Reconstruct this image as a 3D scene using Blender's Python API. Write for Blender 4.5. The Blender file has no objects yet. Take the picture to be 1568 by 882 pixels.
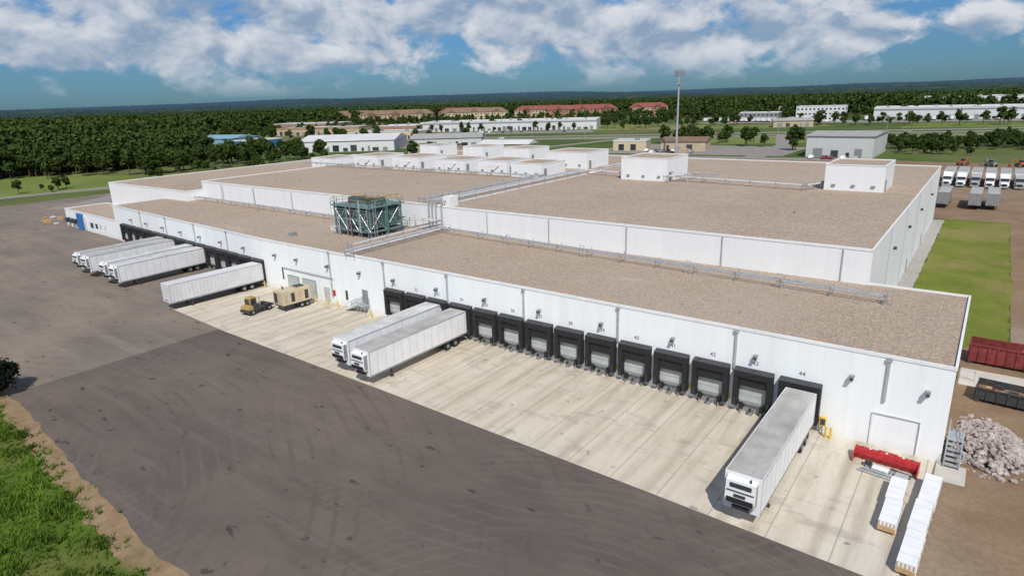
import bpy, bmesh, math, random
import numpy as np
from mathutils import Vector, Matrix
random.seed(7); rng=np.random.default_rng(7)
scene=bpy.context.scene
scene.view_settings.view_transform='Standard'; scene.view_settings.look='None'; scene.view_settings.exposure=0
COL=scene.collection
# ------------------------------------------------------------------ node helpers
class NT:
    def __init__(s,name):
        s.m=bpy.data.materials.new(name); s.m.use_nodes=True; s.t=s.m.node_tree; s.n=s.t.nodes; s.l=s.t.links
        s.b=s.n['Principled BSDF']
        s.tc=s.n.new('ShaderNodeTexCoord'); s.co=s.tc.outputs['Object']
    def lk(s,a,b): s.l.new(a,b)
    def mapping(s,scale=(1,1,1),rot=(0,0,0),loc=(0,0,0),src=None):
        m=s.n.new('ShaderNodeMapping'); m.inputs['Scale'].default_value=scale; m.inputs['Rotation'].default_value=rot; m.inputs['Location'].default_value=loc
        s.lk(src or s.co,m.inputs['Vector']); return m.outputs[0]
    def noise(s,scale,detail=4,rough=.55,vec=None,dist=0):
        m=s.n.new('ShaderNodeTexNoise'); m.inputs['Scale'].default_value=scale; m.inputs['Detail'].default_value=detail
        m.inputs['Roughness'].default_value=rough; m.inputs['Distortion'].default_value=dist
        s.lk(vec or s.co,m.inputs['Vector']); return m.outputs['Fac']
    def rampf(s,fac,lo,hi,a=0.,b=1.):
        m=s.n.new('ShaderNodeMapRange'); m.inputs[1].default_value=lo; m.inputs[2].default_value=hi; m.inputs[3].default_value=a; m.inputs[4].default_value=b
        m.clamp=True; s.lk(fac,m.inputs[0]); return m.outputs[0]
    def math(s,op,a,b=None,c=None):
        m=s.n.new('ShaderNodeMath'); m.operation=op
        for i,v in enumerate((a,b,c)):
            if v is None: continue
            if isinstance(v,(int,float)): m.inputs[i].default_value=v
            else: s.lk(v,m.inputs[i])
        return m.outputs[0]
    def mix(s,fac,a,b,mode='MIX'):
        m=s.n.new('ShaderNodeMix'); m.data_type='RGBA'; m.blend_type=mode
        if isinstance(fac,(int,float)): m.inputs[0].default_value=fac
        else: s.lk(fac,m.inputs[0])
        for i,v in ((6,a),(7,b)):
            if isinstance(v,(tuple,list)): m.inputs[i].default_value=(*v[:3],1)
            else: s.lk(v,m.inputs[i])
        return m.outputs[2]
    def sep(s,v=None):
        m=s.n.new('ShaderNodeSeparateXYZ'); s.lk(v or s.co,m.inputs[0]); return m.outputs
    def bump(s,h,strength=.3,dist=.05):
        m=s.n.new('ShaderNodeBump'); m.inputs['Strength'].default_value=strength; m.inputs['Distance'].default_value=dist
        s.lk(h,m.inputs['Height']); s.lk(m.outputs[0],s.b.inputs['Normal'])
    def out(s,col,rough=.8,metal=0.,spec=None):
        if isinstance(col,(tuple,list)): s.b.inputs['Base Color'].default_value=(*col,1)
        else: s.lk(col,s.b.inputs['Base Color'])
        s.b.inputs['Roughness'].default_value=rough; s.b.inputs['Metallic'].default_value=metal
        if spec is not None: s.b.inputs['Specular IOR Level'].default_value=spec
        return s.m
def sc(c,f): return tuple(min(1,x*f) for x in c)
def simple(name,c,rough=.7,metal=0.,var=.15,scale=1.5):
    t=NT(name); f=t.rampf(t.noise(scale,3),.3,.7)
    return t.out(t.mix(f,sc(c,1-var),sc(c,1+var)),rough,metal)
M={}
M['white']=simple('white_paint',(.78,.79,.80),.45,var=.06,scale=.8)
M['offwhite']=simple('aged_white_panel',(.64,.65,.66),.55,var=.08,scale=.5)
M['black']=simple('black_rubber',(.016,.016,.018),.75,var=.35,scale=3)
M['dark']=simple('dark_grey',(.045,.047,.05),.6,var=.3,scale=3)
M['grey']=simple('grey_metal',(.32,.33,.34),.45,.4,var=.15,scale=2)
M['steel']=simple('galvanised_steel',(.48,.5,.52),.45,.4,var=.15,scale=2)
M['door']=simple('door_panel',(.45,.48,.47),.5,var=.12,scale=1.2)
M['glass']=simple('window_glass',(.03,.04,.05),.12,var=.2,scale=.4)
M['red']=simple('red_paint',(.42,.018,.02),.45,var=.25,scale=2)
M['rust']=simple('rusty_red',(.2,.03,.03),.7,var=.4,scale=1.5)
M['yellow']=simple('yellow_paint',(.7,.47,.05),.5,var=.12)
M['dullyellow']=simple('faded_yellow_paint',(.40,.28,.10),.6,var=.2)
M['cream']=simple('cream_paint',(.55,.47,.31),.55,var=.1)
M['orange']=simple('orange_paint',(.42,.12,.04),.6,var=.2)
M['blue']=simple('blue_paint',(.03,.16,.42),.5,var=.15)
M['bluelt']=simple('light_blue_metal',(.2,.36,.46),.5,var=.15,scale=.2)
M['teal']=simple('teal_steel',(.15,.235,.235),.6,.1,var=.25,scale=1.2)
M['tealdk']=simple('teal_louver',(.045,.08,.078),.65,var=.35,scale=2)
M['green']=simple('green_pipe',(.05,.19,.12),.5)
M['wood']=simple('lumber',(.5,.33,.16),.8,var=.2,scale=3)
M['brick']=simple('brick_wall',(.32,.19,.13),.85,var=.15,scale=.3)
M['tan']=simple('tan_wall',(.46,.38,.27),.8,var=.1,scale=.3)
M['redroof']=simple('red_brown_roof',(.23,.07,.055),.85,var=.2,scale=.3)
M['brownroof']=simple('brown_roof',(.2,.13,.09),.85,var=.2,scale=.3)
M['greyroof']=simple('grey_roof',(.34,.335,.32),.75,var=.15,scale=.35)
M['whiteroof']=simple('white_membrane_roof',(.6,.6,.6),.6,var=.08,scale=.1)
M['bark']=simple('bark',(.09,.065,.045),.9,var=.3,scale=3)
M['rock']=simple('rubble_rock',(.38,.325,.3),.9,var=.4,scale=1.3)
def trailroof(name,c):
    t=NT(name); a=t.noise(.5,4,.65); b_=t.noise(1,4,.65,t.mapping((.8,.1,.8)))
    col=t.mix(t.rampf(a,.35,.7),sc(c,1.12),sc(c,.75)); col=t.mix(t.rampf(b_,.45,.7,0,.5),col,(c[0]*.62,c[1]*.58,c[2]*.5)); return t.out(col,.55)
M['troof']=trailroof('dusty_trailer_roof',(.44,.435,.41)); M['troof2']=trailroof('clean_trailer_roof',(.62,.62,.61))
def wallmat(name,c,step=1.06,line=.03,tint=.02,dirt=1.,grime=.13):
    t=NT(name); o=t.sep(); a=t.math('ADD',o[0],o[1]); q=t.math('DIVIDE',a,step)
    fr=t.math('FRACT',q); ln=t.math('LESS_THAN',fr,line)
    fl=t.math('FLOOR',q); wn=t.n.new('ShaderNodeTexWhiteNoise'); wn.noise_dimensions='1D'; t.lk(fl,wn.inputs['W'])
    col=t.mix(wn.outputs[0],sc(c,1-tint),sc(c,1+tint))
    st=t.noise(1,4,.6,t.mapping((.9,.9,.1)))
    col=t.mix(t.rampf(st,.5,.8,0,grime),col,(.45,.42,.37))
    col=t.mix(t.rampf(t.noise(.12,3),.4,.7,0,.12),col,sc(c,.82))
    low=t.rampf(t.math('ADD',o[2],t.math('MULTIPLY',t.noise(.8,3),1.2)),.5,1.7,.3*dirt,0)
    col=t.mix(low,col,(.42,.39,.34))
    col=t.mix(t.math('MULTIPLY',ln,.14),col,sc(c,.5))
    return t.out(col,.5)
M['wall']=wallmat('insulated_wall_panel',(.86,.90,.92))
M['wall2']=wallmat('upper_wall_panel',(.80,.82,.84),1.2)
M['ribwall']=wallmat('ribbed_metal_wall',(.56,.58,.58),.9,.3)
def gravel(name,c):
    t=NT(name); f=t.noise(4.2,3,.9); g=t.noise(1.5,3,.75); h=t.noise(.045,4,.6)
    col=t.mix(t.rampf(f,.36,.64),sc(c,.5),sc(c,1.5))
    col=t.mix(t.rampf(g,.42,.62,0,.36),col,sc(c,.6))
    col=t.mix(t.rampf(h,.4,.65,0,.35),col,sc((c[0]*.96,c[1]*1.0,c[2]*1.06),1.2))
    col=t.mix(t.rampf(t.noise(.16,4,.6,t.mapping((.3,1,1))),.55,.72,0,.35),col,sc(c,.74))
    col=t.mix(t.rampf(t.noise(.2,4,.6,t.mapping((.35,1.2,1),loc=(31,5,0))),.64,.72,0,.35),col,sc((c[0],c[1]*1.02,c[2]*1.1),1.4))
    return t.out(col,.95,spec=.2)
M['gravel']=gravel('gravel_ballast_roof',(.385,.305,.235))
M['gravelgrey']=gravel('grey_gravel',(.36,.34,.31))
def asphalt(name,c):
    t=NT(name); col=t.mix(t.rampf(t.noise(9,3,.85),.3,.7),sc(c,.7),sc(c,1.3))
    col=t.mix(t.rampf(t.noise(.045,5,.62),.4,.6,0,.75),col,(c[0]*1.5,c[1]*1.42,c[2]*1.32))
    col=t.mix(t.rampf(t.noise(.35,4,.65,t.mapping((.25,1,1),(0,0,.35))),.48,.68,0,.5),col,sc(c,.7))
    col=t.mix(t.rampf(t.noise(.3,5,.7,t.mapping((.1,1.3,1),(0,0,-.12),(3,9,0))),.54,.66,0,.5),col,sc(c,1.5))
    for (cx,cy,s,rd) in ((-35,62,.75,1),(-72,-12,.6,2),(-14,16,1.0,4)):
        w=t.n.new('ShaderNodeTexWave'); w.wave_type='RINGS'; w.rings_direction='Z'
        w.inputs['Scale'].default_value=s*.3; w.inputs['Distortion'].default_value=4; w.inputs['Detail'].default_value=3; w.inputs['Detail Scale'].default_value=.3
        t.lk(t.mapping((1,1,0),loc=(-cx,-cy,0)),w.inputs['Vector'])
        m=t.math('MULTIPLY',t.rampf(w.outputs['Fac'],.78,1.0),t.rampf(t.noise(.11,3,.6,vec=t.mapping(loc=(rd*40,0,0))),.45,.7,0,.4))
        col=t.mix(m,col,sc(c,1.55 if rd!=2 else .55))
    sp=t.noise(.45,3,.5,t.mapping((1,1.9,1),(0,0,.4),(9,3,0)))
    col=t.mix(t.rampf(sp,.655,.70,0,.75),col,sc(c,.4))
    return t.out(col,.9,spec=.25)
M['asphalt']=asphalt('asphalt_dark',(.112,.094,.082))
M['asphalt2']=asphalt('asphalt_worn',(.175,.148,.124))
M['road']=simple('road_asphalt',(.24,.22,.2),.9,var=.12,scale=.2)
def concrete(name,c,bx=4.14,by=9.3):
    t=NT(name); o=t.sep()
    qx=t.math('DIVIDE',t.math('ADD',o[0],13.3+4.14*60),bx); qy=t.math('DIVIDE',o[1],by)
    wn=t.n.new('ShaderNodeTexWhiteNoise'); wn.noise_dimensions='2D'; cb=t.n.new('ShaderNodeCombineXYZ')
    t.lk(t.math('FLOOR',qx),cb.inputs[0]); t.lk(t.math('FLOOR',qy),cb.inputs[1]); t.lk(cb.outputs[0],wn.inputs['Vector'])
    col=t.mix(wn.outputs[0],sc(c,.95),sc(c,1.04))
    col=t.mix(t.rampf(o[0],-13.6,-13.3,0,.5),col,(.66,.63,.56))
    col=t.mix(t.rampf(t.noise(.13,5,.65),.4,.65,0,.5),col,(c[0]*.9,c[1]*.84,c[2]*.72))
    lane=t.math('ABSOLUTE',t.math('SUBTRACT',t.math('FRACT',t.math('ADD',qx,.5)),.5))
    lw=t.math('ABSOLUTE',t.math('SUBTRACT',lane,.24)); lm=t.rampf(lw,.02,.15,1,0)
    ln=t.rampf(t.noise(.5,5,.7,t.mapping((1.4,.12,1))),.38,.64)
    col=t.mix(t.math('MULTIPLY',t.math('MULTIPLY',lm,ln),.72),col,(c[0]*.52,c[1]*.47,c[2]*.4))
    st=t.rampf(t.noise(.33,5,.72,t.mapping((1.7,.3,1),loc=(5,7,0))),.48,.70,0,.65); near=t.rampf(o[1],42,57,.5,1.)
    col=t.mix(t.math('MULTIPLY',st,near),col,(.30,.235,.155))
    col=t.mix(t.rampf(t.noise(.55,3,.6,t.mapping(loc=(50,3,0))),.66,.72,0,.7),col,(.09,.075,.06))
    col=t.mix(t.rampf(t.noise(.28,5,.75,t.mapping((.6,1.4,1),(0,0,.8),(2,30,0))),.54,.64,0,.38),col,(.2,.17,.14))
    fine=t.noise(7,4,.8); col=t.mix(t.rampf(fine,.3,.7,0,.3),col,sc(c,.72))
    jx=t.math('LESS_THAN',t.math('FRACT',qx),.026); jy=t.math('LESS_THAN',t.math('FRACT',qy),.007)
    col=t.mix(t.math('MULTIPLY',t.math('MAXIMUM',jx,t.math('MULTIPLY',jy,.7)),.5),col,(.24,.19,.13))
    return t.out(col,.85)
M['conc']=concrete('concrete_apron',(.62,.56,.465))
M['slab']=simple('concrete_slab',(.5,.47,.41),.85,var=.12,scale=.6)
def earth(name,c1,c2,c3,s=.1,rough=.95):
    t=NT(name); col=t.mix(t.rampf(t.noise(s,5,.65),.38,.62),c1,c2)
    col=t.mix(t.rampf(t.noise(s*.23,5,.6,t.mapping(loc=(7,7,0))),.5,.62,0,.8),col,c3)
    f=t.noise(2.2,4,.75); col=t.mix(t.rampf(f,.3,.7,0,.5),col,sc(c1,.55))
    return t.out(col,rough,spec=.2)
M['grass']=earth('grass_ground',(.06,.11,.012),(.11,.17,.02),(.17,.16,.05),.35)
M['lawn']=earth('mown_grass',(.13,.165,.022),(.19,.21,.035),(.27,.22,.085),.2)
M['field']=earth('field_ground',(.055,.1,.02),(.10,.145,.03),(.19,.18,.08),.02)
M['meadow']=earth('meadow_grass',(.13,.18,.035),(.2,.235,.06),(.28,.24,.12),.03)
M['dirt']=earth('dirt_ground',(.22,.145,.09),(.29,.205,.13),(.34,.275,.2),.12)
M['dirtedge']=earth('verge_dirt',(.27,.18,.10),(.34,.245,.15),(.12,.12,.04),.5)
def foliage(name,c,dark=.4):
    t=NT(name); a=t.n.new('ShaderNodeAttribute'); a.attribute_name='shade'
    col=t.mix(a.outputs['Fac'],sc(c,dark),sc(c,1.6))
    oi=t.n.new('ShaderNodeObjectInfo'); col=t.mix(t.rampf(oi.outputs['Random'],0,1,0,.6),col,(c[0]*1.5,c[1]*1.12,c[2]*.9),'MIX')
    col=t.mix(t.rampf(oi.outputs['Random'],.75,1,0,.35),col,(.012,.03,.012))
    return t.out(col,.8,spec=.1)
M['leaf']=foliage('tree_foliage',(.036,.064,.014))
M['leafdk']=foliage('dark_foliage',(.008,.016,.009))
M['blade']=foliage('grass_blades',(.10,.175,.018),.3)

# ------------------------------------------------------------------ mesh builder
class MB:
    def __init__(s): s.v=[];s.f=[];s.mi=[];s.mats=[]
    def m(s,k):
        if k not in s.mats: s.mats.append(k)
        return s.mats.index(k)
    def add(s,vs,fs,k):
        b=len(s.v); s.v+= [tuple(v) for v in vs]; i=s.m(k)
        for f in fs: s.f.append(tuple(b+j for j in f)); s.mi.append(i)
    def box(s,x0,x1,y0,y1,z0,z1,k):
        s.add([(x0,y0,z0),(x1,y0,z0),(x1,y1,z0),(x0,y1,z0),(x0,y0,z1),(x1,y0,z1),(x1,y1,z1),(x0,y1,z1)],
          [(3,2,1,0),(4,5,6,7),(0,1,5,4),(1,2,6,5),(2,3,7,6),(3,0,4,7)],k)
    def poly(s,pts,z,k): s.add([(p[0],p[1],z) for p in pts],[tuple(range(len(pts)))],k)
    def extr(s,pts,z0,z1,k,ktop=None):
        n=len(pts); area=sum(pts[i][0]*pts[(i+1)%n][1]-pts[(i+1)%n][0]*pts[i][1] for i in range(n))
        if area<0: pts=pts[::-1]
        s.add([(p[0],p[1],z0) for p in pts]+[(p[0],p[1],z1) for p in pts],[(i,(i+1)%n,n+(i+1)%n,n+i) for i in range(n)],k)
        s.add([(p[0],p[1],z1) for p in pts],[tuple(range(n))],ktop or k)
    def prism(s,pts,x0,x1,k):
        n=len(pts); area=sum(pts[i][0]*pts[(i+1)%n][1]-pts[(i+1)%n][0]*pts[i][1] for i in range(n))
        if area<0: pts=pts[::-1]
        s.add([(x0,p[0],p[1]) for p in pts]+[(x1,p[0],p[1]) for p in pts],
          [(i,n+i,n+(i+1)%n,(i+1)%n)[::-1] for i in range(n)]+[tuple(range(n))[::-1],tuple(range(n,2*n))],k)
    def cyl(s,p0,p1,r,k,n=8,r1=None):
        p0=Vector(p0);p1=Vector(p1);d=(p1-p0); r1=r if r1 is None else r1
        if d.length<1e-6: return
        d.normalize(); a=d.orthogonal().normalized(); b=d.cross(a)
        vs=[p0+(a*math.cos(2*math.pi*i/n)+b*math.sin(2*math.pi*i/n))*r for i in range(n)]+[p1+(a*math.cos(2*math.pi*i/n)+b*math.sin(2*math.pi*i/n))*r1 for i in range(n)]
        s.add(vs,[(i,(i+1)%n,n+(i+1)%n,n+i) for i in range(n)]+[tuple(range(n))[::-1],tuple(range(n,2*n))],k)
    def wheel(s,x,y,r,w):
        s.cyl((x-w/2,y,r),(x+w/2,y,r),r,'black',14); s.cyl((x-w/2-.01,y,r),(x+w/2+.01,y,r),r*.5,'grey',10)
    def build(s,name,loc=(0,0,0),rot=0,parent=None,bevel=0,scale=1):
        me=bpy.data.meshes.new(name); me.from_pydata(s.v,[],s.f)
        for k in s.mats: me.materials.append(M[k])
        me.polygons.foreach_set('material_index',s.mi); me.update()
        o=bpy.data.objects.new(name,me); COL.objects.link(o); o.location=loc; o.rotation_euler=(0,0,rot); o.scale=(scale,)*3
        if parent: o.parent=parent
        if bevel:
            b=o.modifiers.new('bevel','BEVEL'); b.width=bevel; b.segments=2; b.limit_method='ANGLE'
        return o
def empty(name,loc=(0,0,0),rot=0):
    e=bpy.data.objects.new(name,None); COL.objects.link(e); e.location=loc; e.rotation_euler=(0,0,rot); e.empty_display_size=.5; return e
def sheet(name,pts,z,k):
    b=MB(); b.poly(pts,z,k); return b.build(name)
def dup(o,name,loc,rot=0):
    n=bpy.data.objects.new(name,o.data); COL.objects.link(n); n.location=loc; n.rotation_euler=(0,0,rot); n.scale=o.scale
    for md in o.modifiers:
        if md.type=='BEVEL':
            b=n.modifiers.new('bevel','BEVEL'); b.width=md.width;b.segments=md.segments;b.limit_method='ANGLE'
    return n
def wob(pts,amp,step=1.2):
    out=[]
    for i in range(len(pts)):
        a=Vector(pts[i]);c=Vector(pts[(i+1)%len(pts)]);n=max(1,int((c-a).length/step)) if (c-a).length<400 else 1
        for j in range(n):
            p=a.lerp(c,j/n); out.append((p.x+random.uniform(-amp,amp)*(j>0),p.y+random.uniform(-amp,amp)*(j>0)))
    return out

# ------------------------------------------------------------------ ground
b=MB(); n=64; b.add([(0,0,0)]+[(11000*math.cos(2*math.pi*i/n),11000*math.sin(2*math.pi*i/n),0) for i in range(n)],[(0,1+i,1+(i+1)%n) for i in range(n)],'field'); b.build('ground')
sheet('asphalt_yard',[(-84,13.5),(-70,16.5),(-60,15.6),(-52,15.2),(-44,14.6),(-38,14.8),(-25,14.2),(-10,14),(1.5,14),(-.5,30),(-1.2,42),(-1,60),(-84,62)],.012,'asphalt')
sheet('asphalt_yard_worn',[(-84,13.5),(-84,62),(-100,80),(-262,110),(-262,14),(-110,16)],.008,'asphalt2')
sheet('verge_dirt',wob([(-10,-5),(-262,-5),(-262,15.5),(-110,18),(-85,18.4),(-77,18.1),(-68,17.2),(-60,16.3),(-52,15.8),(-44,15.1),(-36,15.1),(-20,14.8),(-10,14.6)],.22),.016,'dirtedge')
gp=[(-12,-5),(-262,-5),(-262,2),(-262,13),(-110,15.9),(-84,16.6),(-74,16.1),(-66,15.1),(-58,14.4),(-50,13.8),(-43,13.1),(-38,12.7),(-30,12.4),(-12,12)]
sheet('verge_grass',wob(gp,.45,.8),.02,'grass')
sheet('concrete_apron',[(-98.6,44),(-82,42.9),(-49.7,42.1),(-18.8,41),(-2.6,40.3),(-1.1,40.3),(-.3,59),(-97.6,60)],.02,'conc')
sheet('dirt_ground',[(-1.5,20),(-1.2,41),(-.3,60),(.2,82),(-8,82),(-8,92),(4.7,92),(4.7,178),(-9,178),(-45,182),(-45,312),(60,312),(60,20)],.014,'dirt')
sheet('concrete_pad',[(-.25,55.2),(1.8,55.2),(1.8,58.3),(-.25,58.3)],.024,'slab')
sheet('concrete_path',[(.3,76.5),(12,76.5),(12,81.5),(.3,81.5)],.024,'slab')
sheet('gravel_strip',wob([(-9.6,81),(-7.4,81),(-7.4,176),(-9.6,176)],.1),.028,'gravelgrey')
sheet('grass_strip',wob([(-7.4,86),(0,88),(4.5,92),(4.9,120),(4.6,150),(4.7,178),(-7.4,178)],.35,1.5),.02,'lawn')
sheet('service_yard',[(-230,172),(-45,172),(-45,312),(-160,300),(-235,235)],.005,'dirt')
sheet('access_road',[(-240,74),(-262,110),(-262,128),(-225,170),(-232,250),(-160,300),(-45,316),(-45,306),(-155,290),(-222,242),(-212,168),(-190,100)],.01,'road')
b=MB()
def ribbon(b,pts,w,z,k):
    P=[Vector((p[0],p[1],0)) for p in pts]; L=[];R=[]
    for i,p in enumerate(P):
        d=(P[min(i+1,len(P)-1)]-P[max(i-1,0)]).normalized(); nn=Vector((-d.y,d.x,0))*w/2; L.append(p+nn);R.append(p-nn)
    for i in range(len(P)-1): b.add([(L[i].x,L[i].y,z),(R[i].x,R[i].y,z),(R[i+1].x,R[i+1].y,z),(L[i+1].x,L[i+1].y,z)],[(0,1,2,3)],k)
hw=[(-900,150),(-560,270),(-326,371),(-197,432),(12,536),(250,650),(500,760)]
ribbon(b,hw,12,.03,'road'); ribbon(b,[(p[0]-12,p[1]+24) for p in hw],12,.03,'road')
ribbon(b,[(-285,-40),(-290,60),(-283,106),(-262,160),(-235,260),(-205,425)],7,.034,'road')
ribbon(b,[(-90,300),(-95,380),(-120,475)],9,.038,'road'); ribbon(b,[(-420,330),(-210,415),(-60,470),(40,520)],7,.042,'road')
b.build('highway')
for i,(p,k) in enumerate([([(-470,420),(-290,505),(-270,480),(-450,392)],'road'),([(-185,305),(-80,318),(-80,370),(-175,372)],'road'),([(-110,640),(90,690),(90,720),(-240,660),(-240,625)],'road'),([(-480,225),(-300,300),(-320,345),(-510,270)],'road'),([(-700,600),(-430,800),(-450,830),(-740,630)],'road')]):
    sheet('parking_lot',p,.014+.002*i,k)
for i,p in enumerate([[(-560,70),(-300,60),(-270,110),(-262,200),(-330,130),(-560,110)],[(-330,385),(-180,450),(-160,440),(-310,372)],[(-130,380),(30,460),(60,520),(20,525),(-180,425)],
    [(-300,500),(-130,560),(-100,610),(-330,590)],[(-520,480),(-330,560),(-360,620),(-560,560)],[(-60,560),(120,610),(120,650),(-60,630)]]):
    sheet('meadow',p,.012,'meadow')

# ------------------------------------------------------------------ warehouse
WH=empty('distribution_warehouse')
def wy(x):
    return 58.2+(-x)*1.6/98 if x>-98 else 59.8+(-98-x)*4.4/67
def block(b,pts,z0,z1,wall,cop='white'):
    b.extr(pts,z0,z1-.2,wall,'gravel')
    n=len(pts); c=Vector((sum(p[0] for p in pts)/n,sum(p[1] for p in pts)/n))
    out=[(p[0]+(.06 if p[0]>c.x else -.06),p[1]+(.06 if p[1]>c.y else -.06)) for p in pts]
    inn=[(p[0]-(.14 if p[0]>c.x else -.14),p[1]-(.14 if p[1]>c.y else -.14)) for p in pts]
    for i in range(n):
        j=(i+1)%n; vs=[(*out[i],z1-.28),(*out[j],z1-.28),(*out[j],z1),(*out[i],z1),(*inn[i],z1),(*inn[j],z1),(*inn[j],z1-.3),(*inn[i],z1-.3)]
        b.add(vs,[(0,1,2,3),(3,2,5,4),(4,5,6,7)],cop)
b=MB()
block(b,[(0,58.2),(0,80.6),(-75.4,80.6),(-75.4,wy(-75.4))],0,8.5,'wall')
block(b,[(-75.4,wy(-75.4)),(-75.4,80.7),(-166,84),(-165,wy(-165)),(-98,wy(-98))],0,8.35,'wall')
b.build('front_block',parent=WH)
b=MB()
block(b,[(-9.5,80.2),(-9.5,173.5),(-76,173.5),(-76,80.4)],0,12.5,'wall2')
block(b,[(-76.05,80.4),(-76.05,173.5),(-155,173.5),(-154.5,80.9)],0,12.6,'wall2')
block(b,[(-154.6,76.8),(-155.1,165),(-198,165),(-196,76.5)],0,10.6,'wall2')
b.build('rear_block',parent=WH)
b=MB(); block(b,[(-165.1,64.3),(-165.1,76),(-200,76.5),(-200,66)],0,4.7,'wall')
b.box(-190.5,-186.5,65.05,65.5,.1,4.2,'blue'); b.box(-186.2,-184.8,65.05,65.4,.1,3.8,'offwhite')
for x in (-198,-195,-193,-182,-179,-176,-173): b.box(x,x+1.4,64.9,66-.12+(x+200)*-.047+.06,1.3,2.5,'glass')
b.build('office_block',parent=WH)
b=MB()
for x in (-4.6,-17.35,-30.0,-42.6,-55,-67.2,-79.5,-110,-123,-136,-149):
    yy=wy(x); b.box(x-.1,x+.1,yy-.2,yy-.01,4.3 if x>-70 else 1,8.1,'steel'); b.box(x-.2,x+.2,yy-.28,yy-.07,7.98,8.3,'steel')
for x in (-12.5,-26.5,-40,-53,-65): b.box(x-.06,x+.06,80.08,80.17,8.3,12.2,'steel')
for x in (-90,-104,-118,-132,-145): b.box(x-.06,x+.06,80.38,80.5,8.3,12.2,'steel')
for y in (95,112,130,150): b.box(-9.5,-9.4,y-.06,y+.06,.5,12.2,'steel'); b.box(-9.48,-9.1,y+5,y+5.3,8.4,8.8,'dark')
for y in (100,122,145): b.box(-9.5,-9.42,y,y+1.1,.05,2.2,'grey')
for x in [-7.2,-1.6]+[-15.4-8.3*i for i in range(7)]+[-72.5,-80,-88,-94]+[-104-8.4*i for i in range(7)]:
    yy=wy(x)
    b.box(x-.18,x+.18,yy-.5,yy-.02,5.95,6.12,'grey'); b.box(x-.14,x+.14,yy-.65,yy-.3,5.78,5.95,'dark'); b.box(x-.07,x+.07,yy-.1,yy-.02,5.5,5.95,'grey')
b.box(-5.3,-5.26,58.1,58.17,.2,3.2,'offwhite'); b.box(-1.8,-1.76,58.07,58.2,.2,3.2,'offwhite'); b.box(-5.25,-1.81,58.1,58.18,3.16,3.2,'offwhite')
b.build('wall_fittings',parent=WH)
def dock(b,x,yy):
    w=1.8
    b.box(x-w,x-w+.5,yy-.7,yy-.02,.75,3.75,'black'); b.box(x+w-.5,x+w,yy-.7,yy-.02,.75,3.75,'black')
    b.box(x-w,x+w,yy-.72,yy-.02,3.76,4.4,'black')
    b.add([(x-w,yy-.75,4.41),(x+w,yy-.75,4.41),(x+w,yy-.02,4.6),(x-w,yy-.02,4.6)],[(0,1,2,3)],'dark')
    b.add([(x-w,yy-.75,4.41),(x-w,yy-.02,4.6),(x-w,yy-.02,4.41)],[(0,1,2)],'dark'); b.add([(x+w,yy-.75,4.41),(x+w,yy-.02,4.6),(x+w,yy-.02,4.41)],[(0,1,2)],'dark')
    hz=random.uniform(2.65,2.95)
    b.box(x-w+.51,x+w-.51,yy-.5,yy-.3,hz,3.75,'black')
    b.box(x-1.29,x+1.29,yy-.12,yy-.01,1.2,3.7,'door')
    for z in (1.8,2.4,3.0): b.box(x-1.28,x+1.28,yy-.135,yy-.121,z,z+.03,'grey')
    b.box(x-1.15,x+1.15,yy-.32,yy-.01,.95,1.18,'grey'); b.box(x-1.7,x+1.7,yy-.05,yy-.012,.02,.94,'grey')
    for s in (-1,1):
        b.box(x+s*.95-.16,x+s*.95+.16,yy-.55,yy-.06,.45,1.1,'black')
        b.box(x+s*1.55-.08,x+s*1.55+.08,yy-.78,yy-.71,.78,1.6,'dark')
    b.box(x-.2,x+.2,yy-.75,yy-.06,.02,.5,'grey'); b.box(x-.1,x+.1,yy-.9,yy-.55,.5,.75,'dark')
    b.cyl((x-.95,yy-.65,.02),(x-.95,yy-.45,.5),.07,'grey',6); b.cyl((x+.95,yy-.65,.02),(x+.95,yy-.45,.5),.07,'grey',6)
    b.box(x+1.83,x+1.97,yy-.1,yy-.01,1.0,1.5,'yellow')
dx=[-11.25-4.14*i for i in range(14)]
b=MB()
for x in dx: dock(b,x,wy(x))
b.build('dock_shelters',parent=WH)
dx2=[-99.6-4.2*i for i in range(15)]
b=MB()
for x in dx2: dock(b,x,wy(x))
b.build('dock_shelters',parent=WH)
for i,x in enumerate(dx):
    cu=bpy.data.curves.new('dock_number','FONT'); cu.body=str(44-i); cu.size=.58; cu.align_x='CENTER'; cu.materials.append(M['dark'])
    o=bpy.data.objects.new('dock_number',cu); COL.objects.link(o); o.location=(x,wy(x)-.02,5.0); o.rotation_euler=(math.radians(90),0,0); o.parent=WH
b=MB()
for x0,x1 in ((-91,-88.2),(-87,-83.8)): b.box(x0-.15,x1+.15,wy(x0)-.12,wy(x0)-.01,.03,3.0,'grey'); b.box(x0,x1,wy(x0)-.15,wy(x0)-.121,.05,2.85,'door')
b.box(-81.6,-80.2,wy(-81)-.1,wy(-81)-.01,.03,2.4,'door'); b.box(-79.6,-78.9,wy(-79)-.08,wy(-79)-.01,1.3,2.2,'red')
b.box(-72.4,-71.2,wy(-72)-.1,wy(-72)-.01,1.25,3.4,'grey')
b.box(-92.6,-92.3,wy(-92)-.08,wy(-92)-.01,2,4,'dark'); b.box(-76.3,-75.9,wy(-76)-.12,wy(-76)-.01,1.2,2.6,'dark')
b.cyl((-92,wy(-92)-.2,4.1),(-79,wy(-79)-.2,4.1),.06,'grey',6)
b.build('doors',parent=WH)
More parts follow.
